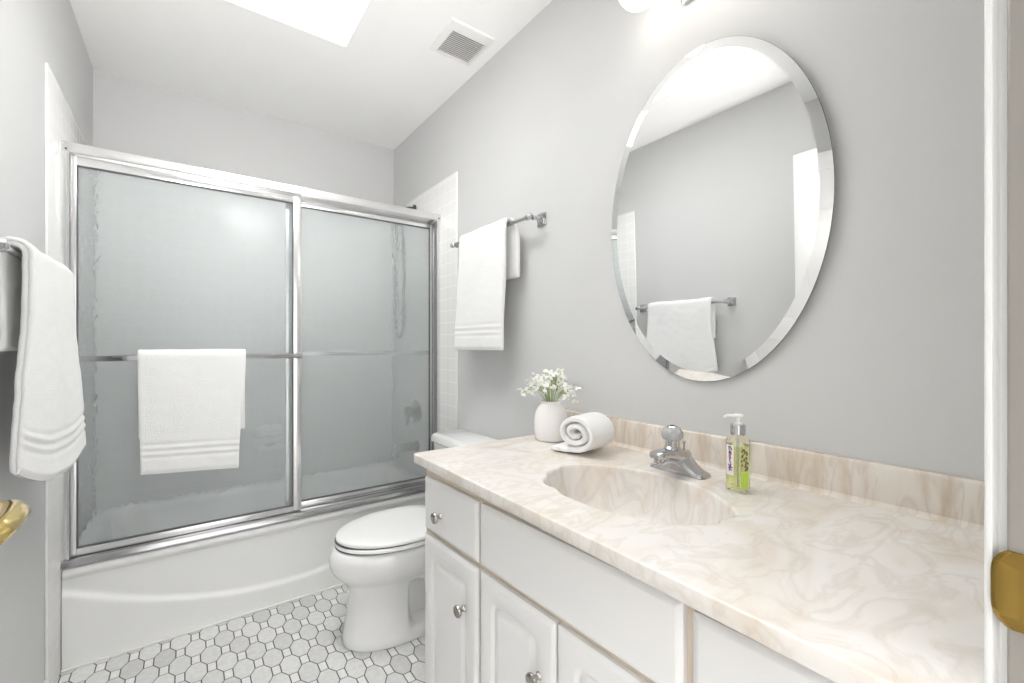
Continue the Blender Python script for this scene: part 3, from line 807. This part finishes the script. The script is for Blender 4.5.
# ------------------------------------------------------------------ soap dispenser
def build_soap():
    cx, cy = 0.985, 0.490
    r = thing('soap_dispenser', 'clear pump bottle of yellow green hand soap beside the faucet', 'soap dispenser', (cx, cy, CT))
    R = 0.0243
    z0 = CT + 0.001
    m = MB(); m.lathe([(R * 0.86, 0), (R * 0.97, 0.003), (R, 0.008), (R, 0.106), (R * 0.95, 0.112), (R * 0.75, 0.119), (R * 0.58, 0.123), (R * 0.58, 0.128)], (cx, cy, z0), n=40)
    m.build('bottle', M['bottle'], r)
    m = MB(); m.lathe([(R * 0.80, 0.005), (R * 0.90, 0.010), (R * 0.90, 0.098), (R * 0.90, 0.100)], (cx, cy, z0), n=40)
    m.build('liquid', M['soap'], r)
    m = MB(); m.lathe([(0.0155, 0.1245), (0.0155, 0.1445), (0.0145, 0.146)], (cx, cy, z0), n=32); m.build('collar', M['chrome'], r, label='chrome collar')
    m = MB(); m.lathe([(0.0085, 0.146), (0.0085, 0.149), (0.0040, 0.1505), (0.0040, 0.162)], (cx, cy, z0), n=20)
    d = Vector((-0.805, 0.593, 0))
    a = Vector((cx, cy, z0 + 0.165))
    m.lathe([(0.0075, -0.0035), (0.0105, -0.0015), (0.0105, 0.0012), (0.008, 0.003)], a, n=20)
    m.tube([a, a + d * 0.012, a + d * 0.024 + Vector((0, 0, 0.0005)), a + d * 0.031 + Vector((0, 0, -0.003))], [0.0036, 0.0036, 0.0033, 0.0028], 12)
    m.build('pump', M['pump'], r, label='white pump head')
    m = MB(); m.tube([(cx, cy, z0 + 0.012), (cx, cy, z0 + 0.118)], 0.0022, 8); m.build('dip_tube', M['pump'], r)
    def patch(name, mt, ang, half, za, zb, rad):
        q = MB(); k = 10
        rs = [[Vector((cx + rad * cos(ang + half * (2 * i / k - 1)), cy + rad * sin(ang + half * (2 * i / k - 1)), z)) for i in range(k + 1)] for z in (za, zb)]
        q.rings(rs, False, False, closed=False)
        return q.build(name, mt, r, smooth=80)
    A = atan2(-cy, -cx)                                          # towards the doorway
    lab = patch('label', M['label'], A - radians(44), radians(24), z0 + 0.036, z0 + 0.102, R + 0.0003)
    patch('rear_label', M['green_print'], A + radians(34), radians(22), z0 + 0.010, z0 + 0.046, R + 0.0003)
    def glyph(ch, mt, zc, size, ang0, tilt):
        cu = bpy.data.curves.new('t', 'FONT'); cu.body = ch; cu.size = size; cu.align_x = 'CENTER'; cu.align_y = 'CENTER'; cu.resolution_u = 3
        cu.offset = 0.0007
        ob = bpy.data.objects.new('t', cu); COL.objects.link(ob)
        dg = bpy.context.evaluated_depsgraph_get(); dg.update()
        me = bpy.data.meshes.new_from_object(ob.evaluated_get(dg))
        bpy.data.objects.remove(ob)
        q = MB(); q.bm.from_mesh(me)
        ca, sa = cos(tilt), sin(tilt)
        for v in q.bm.verts:
            a, b = v.co.x * ca - v.co.y * sa, v.co.x * sa + v.co.y * ca
            an = ang0 + a / R
            v.co = Vector((cx + (R + 0.0007) * cos(an), cy + (R + 0.0007) * sin(an), zc + b))
        bpy.data.meshes.remove(me)
        return q.build('lettering', mt, lab, smooth=0)
    for k, (ch, mt, zc, sz) in enumerate((('n', 'ink_purple', 0.096, 0.018), ('e', 'ink_purple', 0.086, 0.016), ('s', 'ink_pink', 0.077, 0.017), ('i', 'ink_purple', 0.067, 0.015), ('x', 'ink_purple', 0.057, 0.019), ('x', 'ink_pink', 0.0505, 0.015))):
        glyph(ch, M[mt], z0 + zc, sz, A - radians(40), 0.25)
    q = MB()
    rnd = random.Random(5)
    for k in range(26):                                          # printed sprig
        zc = z0 + 0.050 + 0.046 * k / 26
        an = A + radians(34) + rnd.uniform(-0.22, 0.22) + 0.12 * sin(k)
        q.ball((cx + R * cos(an), cy + R * sin(an), zc), 0.0018, 8, 6, (1, 1, 1.5))
    q.build('printed_sprig', M['ink_brown'], r)
build_soap()

# ------------------------------------------------------------------ terry towels
def ease(t): return t * t * (3 - 2 * t)
def drape(name, base, wdir, ddir, prof, wspan, twist=0.0, parent=None, th=0.0075, nw=44, seed=0, bands_back=False, amp=0.004, hem=None, label=None, cat=None, group=None, sag=None):
    """towel hung over a bar: prof = (out, height) from the back hem over the bar to the front hem"""
    base, wd, dd = Vector(base), Vector(wdir), Vector(ddir)
    P = smooth_path([(a, b, 0) for a, b in prof], 8)
    # resample evenly
    L = [0]
    for i in range(1, len(P)): L.append(L[-1] + (P[i] - P[i - 1]).length)
    tot = L[-1]
    ns = int(tot / 0.006)
    Q = []
    j = 0
    for i in range(ns + 1):
        s = tot * i / ns
        while j < len(L) - 2 and L[j + 1] < s: j += 1
        t = (s - L[j]) / max(L[j + 1] - L[j], 1e-9)
        Q.append((P[j].lerp(P[j + 1], t), s))
    rings = []
    sd = Vector((seed * 3.1, seed * 1.7, 0))
    for i, (p, s) in enumerate(Q):
        t = (Q[min(i + 1, ns)][0] - Q[max(i - 1, 0)][0]).normalized()
        nx, nz = t.y, -t.x                                       # outward side of the path
        nx, nz = -nx, -nz
        w0, w1 = wspan(s / tot)
        df, db = tot - s, s
        def band(d):
            b = 0.0
            for a0, a1, h in ((0.060, 0.068, -0.0021), (0.068, 0.084, 0.0010), (0.084, 0.092, -0.0021), (0.092, 0.108, 0.0010), (0.108, 0.116, -0.0021), (0.006, 0.012, -0.0018)):
                if a0 <= d <= a1: b = h
            return b
        bf = band(df) + (band(db) if bands_back else 0)
        h = th
        e = min(df, db)
        if e < 0.012: h *= 0.35 + 0.65 * sqrt(max(e / 0.012, 0))
        def pt(w, off, bd):
            wv = (w - w0) / max(w1 - w0, 1e-6)
            q = noise.noise(Vector((w * 9, s * 6, 0)) + sd) * amp + noise.noise(Vector((w * 30, s * 30, 5)) + sd) * amp * 0.35
            fold = (noise.noise(Vector((w * 7 + seed, 0.3, 9))) * amp * 2.2) * min(abs(s - tot * 0.42) / (tot * 0.6), 1)
            a = p.x + nx * (off + (bd if off > 0 else 0)) + (q + fold) * nx
            b = p.y + nz * (off + (bd if off > 0 else 0)) + (q + fold) * nz
            a += twist * (wv - 0.5) * max(0, (s / tot - 0.42) / 0.58)
            if sag: b += sag(wv, s / tot)
            return base + wd * w + dd * a + Vector((0, 0, b))
        row = [pt(w0 + (w1 - w0) * k / nw, h, bf) for k in range(nw + 1)]
        row += [pt(w1 + 0.0045, h * 0.62, 0), pt(w1 + 0.0045, h * 0.25, 0), pt(w1 + 0.0015, 0.0, 0), pt(w1 + 0.0045, -h * 0.25, 0), pt(w1 + 0.0045, -h * 0.62, 0)]
        row += [pt(w1 + (w0 - w1) * k / nw, -h, 0) for k in range(nw + 1)]
        row += [pt(w0 - 0.0045, -h * 0.62, 0), pt(w0 - 0.0045, -h * 0.25, 0), pt(w0 - 0.0015, 0.0, 0), pt(w0 - 0.0045, h * 0.25, 0), pt(w0 - 0.0045, h * 0.62, 0)]
        rings.append(row)
    m = MB(); m.rings(rings)
    o = m.build(name, M['terry'], parent, smooth=60, org=base)
    tag(o, label, cat, group)
    return o

def over_bar(zb, z_back, z_front, r, d_back, d_front):
    return [(-d_back, z_back), (-d_back, (z_back + zb) / 2), (-r * 1.05, zb - 0.02), (-r * 0.75, zb + r * 0.75), (0, zb + r * 1.08), (r * 0.75, zb + r * 0.75), (r * 1.08, zb - 0.02), ((r + d_front) / 2, zb * 0.6 + z_front * 0.4), (d_front, zb * 0.3 + z_front * 0.7), (d_front, z_front)]

# towel over the shower door's rail
drape('hand_towel', (0, 2.158, 0), (1, 0, 0), (0, -1, 0), [(-0.020, 0.80), (-0.021, 0.95), (-0.019, 1.085), (-0.014, 1.122), (0, 1.1315), (0.014, 1.122), (0.019, 1.09), (0.021, 0.95), (0.023, 0.80), (0.024, 0.660)],
      lambda t: (-0.146 + 0.008 * ease(max(0, (t - 0.5) / 0.5)), 0.190 - 0.026 * ease(max(0, (t - 0.45) / 0.55))), th=0.0065, seed=2, amp=0.0022,
      sag=lambda w, t: -0.012 * (0.5 - w) * max(0, (t - 0.6) / 0.4) * 2 * -1 - 0.004,
      label='white towel with ribbed band hung over the shower door rail', cat='towel')
# towel bars
def towel_bar(label, xw, s, z, y0, y1):
    """s = +1 on the left wall, -1 on the right wall"""
    xb = xw + s * (0.066 if s < 0 else 0.062)
    r = thing('towel_bar', label, 'towel bar', (xw, (y0 + y1) / 2, z))
    m = MB(); m.tube([(xb, y0 + 0.012, z), (xb, y1 - 0.012, z)], 0.0075, 14); m.build('bar', M['chrome'], r)
    for y, e in ((y0, -1), (y1, 1)):
        m = MB()
        def sq(h, d): return [Vector((xw + s * d, y + a, z + b)) for a, b in rrect(-h, h, -h, h, h * 0.12, 2)]
        m.rings([sq(0.026, 0.0), sq(0.026, 0.004), sq(0.024, 0.006), sq(0.020, 0.0065), sq(0.018, 0.010), sq(0.013, 0.012), sq(0.011, 0.018)])
        k = abs(xb - xw) - 0.016
        m.lathe([(0.011, 0.016), (0.0075, 0.022), (0.0065, k - 0.016), (0.010, k - 0.010), (0.0105, k - 0.004), (0.007, k)], (xw, y, z), (s, 0, 0), 20)
        m.ball((xb, y, z), 0.0135, 18, 12)
        m.lathe([(0.0135, -0.004), (0.0135, 0.004), (0.010, 0.008), (0.010, 0.014), (0.0065, 0.018)], (xb, y, z), (0, e, 0), 18)
        m.lathe([(0.0115, 0.006), (0.0115, 0.016), (0.0085, 0.020)], (xb, y, z), (0, -e, 0), 18)
        m.build('post', M['chrome'], r)
    return r
towel_bar('chrome towel bar on the right wall between the mirror and shower door', XR, -1, 1.648, 1.335, 1.945)
towel_bar('chrome towel bar on the left wall, reflected in the oval mirror', XL, 1, 1.352, 1.325, 1.955)
XBR, XBL = XR - 0.066, XL + 0.062
drape('bath_towel', (XBR, 0, 1.648), (0, 1, 0), (-1, 0, 0), over_bar(0.0, -0.220, -0.520, 0.0195, 0.024, 0.026),
      lambda t: (1.437 + 0.030 * ease(min(1, max(0, (t - 0.18) / 0.18))) + 0.012 * ease(max(0, (t - 0.4) / 0.6)), 1.832 + 0.034 * ease(max(0, (t - 0.35) / 0.65))), th=0.0075, seed=4, amp=0.003, bands_back=True,
      label='white bath towel hung over the bar on the right wall', cat='towel')
drape('bath_towel', (XBL, 0, 1.352), (0, 1, 0), (1, 0, 0), over_bar(0.0, -0.215, -0.533, 0.020, 0.022, 0.024),
      lambda t: (1.415 - 0.030 * ease(max(0, (t - 0.42) / 0.58)), 1.850 + 0.055 * ease(max(0, (t - 0.42) / 0.58))), twist=0.030, th=0.010, seed=6, amp=0.004, bands_back=True,
      sag=lambda w, t: (0.192 * w * w - 0.24 * w + 0.055) * max(0, (t - 0.55) / 0.45),
      label='white bath towel hung over the bar on the left wall', cat='towel')

# rolled towel on the counter
def build_roll():
    m = MB()
    turns, th = 2.2, 0.0182
    path = []
    n = 120
    for i in range(n + 1):
        a = 2 * pi * turns * i / n
        rad = 0.006 + th * a / (2 * pi)
        path.append((a, rad))
    a_end = path[-1][0]
    pts = []
    # end of the wrap lies at the bottom, pointing to +y (the doorway's left)
    off = -pi / 2 - a_end
    for a, rad in path:
        pts.append(Vector((0, cos(a + off) * rad * 1.42, sin(a + off) * rad * 1.08)))
    last = pts[-1]
    d = (pts[-1] - pts[-2]).normalized()
    for k in range(1, 14):
        pts.append(last + Vector((0, d.y * 0.0065 * k, -0.0004 * k)))
    zmin = min(p.z for p in pts)
    pts = [p + Vector((0, 0, -zmin + th * 0.5)) for p in pts]
    rings = []
    M_ = len(pts)
    for i, p in enumerate(pts):
        t = (pts[min(i + 1, M_ - 1)] - pts[max(i - 1, 0)]).normalized()
        nn = Vector((0, -t.z, t.y))
        h = th * 0.5 * 0.97
        if i > M_ - 4: h *= (0.55 + 0.15 * (M_ - 1 - i))
        row = []
        Lx = 0.063
        xs = [-Lx, -Lx + 0.006, -Lx + 0.02, -0.03, 0.03, Lx - 0.02, Lx - 0.006, Lx]
        hs = [0.55, 0.92, 1, 1, 1, 1, 0.92, 0.55]
        for sgn in (1, -1):
            seq = list(zip(xs, hs)) if sgn > 0 else list(zip(reversed(xs), reversed(hs)))
            for x, k in seq:
                q = noise.noise(Vector((x * 25, p.y * 30, p.z * 30))) * 0.0016
                row.append(p + nn * (sgn * h * k + q) + Vector((x + 0.004 * noise.noise(Vector((i * 0.08, 2.2, 0))), 0, 0)))
        rings.append(row)
    m.rings(rings)
    o = m.build('rolled_towel', M['terry'], None, smooth=60, org=(0, 0, 0))
    o.location = (0.966, 0.938, CT + 0.0012); o.rotation_euler = (0, 0, radians(12))
    tag(o, 'small white towel rolled up on the counter beside the vase', 'towel')
build_roll()

# ------------------------------------------------------------------ vase and baby's breath
VX, VY = 0.995, 1.128
def build_vase():
    m = MB()
    pr = [(0.040, 0.0), (0.049, 0.002), (0.053, 0.008), (0.0555, 0.030), (0.0565, 0.055), (0.0555, 0.078), (0.051, 0.098), (0.043, 0.113), (0.036, 0.121), (0.0345, 0.126), (0.0365, 0.131), (0.0345, 0.133), (0.031, 0.130), (0.031, 0.118), (0.044, 0.095), (0.050, 0.06), (0.049, 0.01), (0.03, 0.006)]
    m.lathe(pr, (VX, VY, CT + 0.0005), n=48)
    o = m.build('vase', M['vase'], org=(VX, VY, CT))
    tag(o, 'small rounded white ceramic vase standing on the far counter end', 'vase')
build_vase()
def build_flowers():
    r = thing('flower_bouquet', "bunch of tiny white flowers on green stems in the small vase", 'flowers', (VX, VY, CT + 0.012))
    rnd = random.Random(11)
    top = Vector((VX, VY, CT + 0.135))
    tips = []
    for k in range(15):
        a = 2 * pi * k / 15 + rnd.uniform(-.2, .2)
        sp = rnd.uniform(0.35, 1.0)
        rr = 0.020 * sp
        b = top + Vector((rr * cos(a), rr * sin(a), 0))
        e = top + Vector((0.068 * sp * cos(a), 0.068 * sp * sin(a), 0.034 + 0.052 * (1 - sp * sp * 0.8) + rnd.uniform(-.008, .010)))
        m = MB()
        st = Vector((VX - 0.010 * cos(a), VY - 0.010 * sin(a), CT + 0.014))
        mid = b.lerp(e, 0.5) + Vector((0, 0, 0.010))
        m.tube(smooth_path([st, b, mid, e], 5), 0.0011, 6)
        base = mid
        for j in range(9):
            t = rnd.uniform(0.25, 1.0)
            p0 = b.lerp(e, t * 0.75) + Vector((0, 0, 0.008))
            p1 = e + Vector((rnd.uniform(-.026, .026), rnd.uniform(-.026, .026), rnd.uniform(-.026, .016)))
            m.tube([p0, p0.lerp(p1, 0.5) + Vector((0, 0, 0.003)), p1], 0.0006, 5)
            tips.append(p1)
        tips.append(e)
        m.build('stem', M['stem'], r)
    for k, (a, dz, sp) in enumerate(((2.35, 0.022, 0.100), (2.6, 0.034, 0.085), (-0.9, 0.006, 0.080), (-0.7, 0.02, 0.075))):
        m = MB()
        e = top + Vector((sp * cos(a), sp * sin(a), dz))
        m.tube(smooth_path([top + Vector((0.02 * cos(a), 0.02 * sin(a), 0)), top + Vector((sp * .6 * cos(a), sp * .6 * sin(a), dz * .8 + 0.018)), e], 6), 0.0008, 6)
        m.build('stem', M['stem'], r)
        for j in range(4): tips.append(e + Vector((rnd.uniform(-.012, .012), rnd.uniform(-.012, .012), rnd.uniform(-.012, .012))))
    # one blossom: ruffled cup of five petals
    m = MB()
    for k in range(6):
        a = 2 * pi * k / 6
        m.ball((0.0030 * cos(a), 0.0030 * sin(a), 0.0008 * (k % 2)), 0.0031, 8, 6, (1, 1, 0.75))
    m.ball((0, 0, 0.0012), 0.0026, 8, 6)
    first = m.build('blossom', M['petal'], r, org=(0, 0, 0))
    o_ = wloc(r)
    rnd.shuffle(tips)
    for i, p in enumerate(tips[:100]):
        o = first if i == 0 else first.copy()
        if i: COL.objects.link(o); o.parent = r
        o.location = p - o_
        o.rotation_euler = (rnd.uniform(-1, 1), rnd.uniform(-1, 1), rnd.uniform(0, 6))
        s = rnd.uniform(1.0, 1.6); o.scale = (s, s, s)
    m = MB()
    for p in tips[100:]:
        for q in range(4): m.ball(p + Vector((0.003 * cos(q * 1.6), 0.003 * sin(q * 1.6), 0.001 * q)), 0.0034, 8, 6)
    for p in tips:
        q = p + Vector((rnd.uniform(-.010, .010), rnd.uniform(-.010, .010), rnd.uniform(-.010, .006)))
        m.ball(q, 0.0019, 6, 5, (1, 1, 1.2))
    o = m.build('small_buds', M['petal'], r); o['kind'] = 'stuff'
build_flowers()

# ------------------------------------------------------------------ oval mirror, top leaning a little into the room
def build_mirror():
    t = radians(1.05)
    r = thing('mirror', 'frameless oval mirror with a slanted edge above the countertop', 'mirror', (XR - 0.006, 0.657, 1.052), rot=(0, -t, 0))
    A, Bz, bw = 0.308, 0.4500, 0.026
    n = 120
    def ring(i, x): return [Vector((x, (A - i) * cos(2 * pi * k / n), Bz + (Bz - i) * sin(2 * pi * k / n))) for k in range(n)]
    m = MB(); m.rings([ring(bw, -0.0070), ring(bw + 0.02, -0.0070)], False, True); m.build('mirror_glass', M['mirror'], r, org=(0, 0, 0), smooth=0)
    m = MB(); m.rings([ring(0.0006, -0.0030), ring(bw, -0.0070)], False, False); m.build('bevelled_edge', M['mirror'], r, org=(0, 0, 0), smooth=20)
    m = MB(); m.rings([ring(0.0006, -0.0030), ring(0, -0.0027), ring(0.0, -0.0002), ring(0.02, 0.0)], False, True)
    m.box(0.0, 0.004, -0.2, 0.2, Bz * 1.4, Bz * 1.4 + 0.03)
    m.build('backing', M['mirror_edge'], r, org=(0, 0, 0), smooth=0)
build_mirror()

# ------------------------------------------------------------------ ceiling vent
def build_vent():
    r = thing('ceiling_vent', 'white square exhaust vent with slats on the ceiling', 'vent', (0.968, 1.69, ZC))
    x0, x1, y0, y1 = 0.862, 1.076, 1.580, 1.806
    a0, a1, b0, b1 = 0.894, 1.056, 1.628, 1.788
    m = MB()
    def R(x0, x1, y0, y1, z): return [Vector(p) for p in ((x0, y0, z), (x1, y0, z), (x1, y1, z), (x0, y1, z))]
    m.rings([R(x0, x1, y0, y1, ZC), R(x0, x1, y0, y1, ZC - 0.004), R(x0 + 0.004, x1 - 0.004, y0 + 0.004, y1 - 0.004, ZC - 0.009), R(a0 - 0.008, a1 + 0.008, b0 - 0.008, b1 + 0.008, ZC - 0.014), R(a0, a1, b0, b1, ZC - 0.014), R(a0, a1, b0, b1, ZC - 0.001)], False, False)
    m.build('frame', M['vent'], r, smooth=0)
    m = MB(); m.box(a0, a1, b0, b1, ZC - 0.0015, ZC - 0.0005); m.build('backing', M['vent_dark'], r, smooth=0)
    m = MB()
    ns = 14
    for k in range(ns):
        y = b0 + (b1 - b0) * (k + 0.5) / ns
        q = [Vector((0, y - 0.0042, ZC - 0.0125)), Vector((0, y - 0.0030, ZC - 0.0135)), Vector((0, y + 0.0052, ZC - 0.0050)), Vector((0, y + 0.0040, ZC - 0.0040))]
        m.rings([[v + Vector((x, 0, 0)) for v in q] for x in (a0, a1)])
    m.build('grille', M['vent'], r, smooth=0)
build_vent()

# ------------------------------------------------------------------ vanity light above the mirror
def build_light():
    z = 2.175
    r = thing('vanity_light', 'chrome vanity light with white glass globes above the oval mirror', 'light', (XR, 0.60, z))
    m = MB()
    yc = 0.60
    def R(h, d, w): return [Vector((XR - d, yc + a, z + b)) for a, b in rrect(-w, w, -h, h, 0.012, 4)]
    m.rings([R(0.066, 0.0, 0.118), R(0.066, 0.010, 0.118), R(0.060, 0.014, 0.112), R(0.052, 0.016, 0.104), R(0.048, 0.026, 0.100), R(0.040, 0.030, 0.092)])
    m.build('back_plate', M['chrome'], r)
    for dy in (0.175, 0.0, -0.175):
        y = yc + dy
        m = MB()
        if dy:
            s = 1 if dy > 0 else -1
            m.tube(smooth_path([(XR - 0.028, yc + s * 0.06, z + 0.01), (XR - 0.075, yc + s * 0.09, z + 0.04), (XR - 0.115, y - s * 0.01, z + 0.055), (XR - 0.125, y, z + 0.035)]), 0.007, 10)
        else:
            m.tube(smooth_path([(XR - 0.028, y, z + 0.01), (XR - 0.08, y, z + 0.055), (XR - 0.115, y, z + 0.055), (XR - 0.125, y, z + 0.035)]), 0.007, 10)
        m.lathe([(0.012, 0.050), (0.024, 0.040), (0.030, 0.016), (0.028, 0.010)], (XR - 0.125, y, z), n=24)
        a = m.build('arm', M['chrome'], r)
        m = MB(); m.ball((XR - 0.125, y, z - 0.030), 0.058, 28, 18, (1, 1, 0.95)); m.build('globe', M['globe'], a, label='lit white glass globe')
build_light()
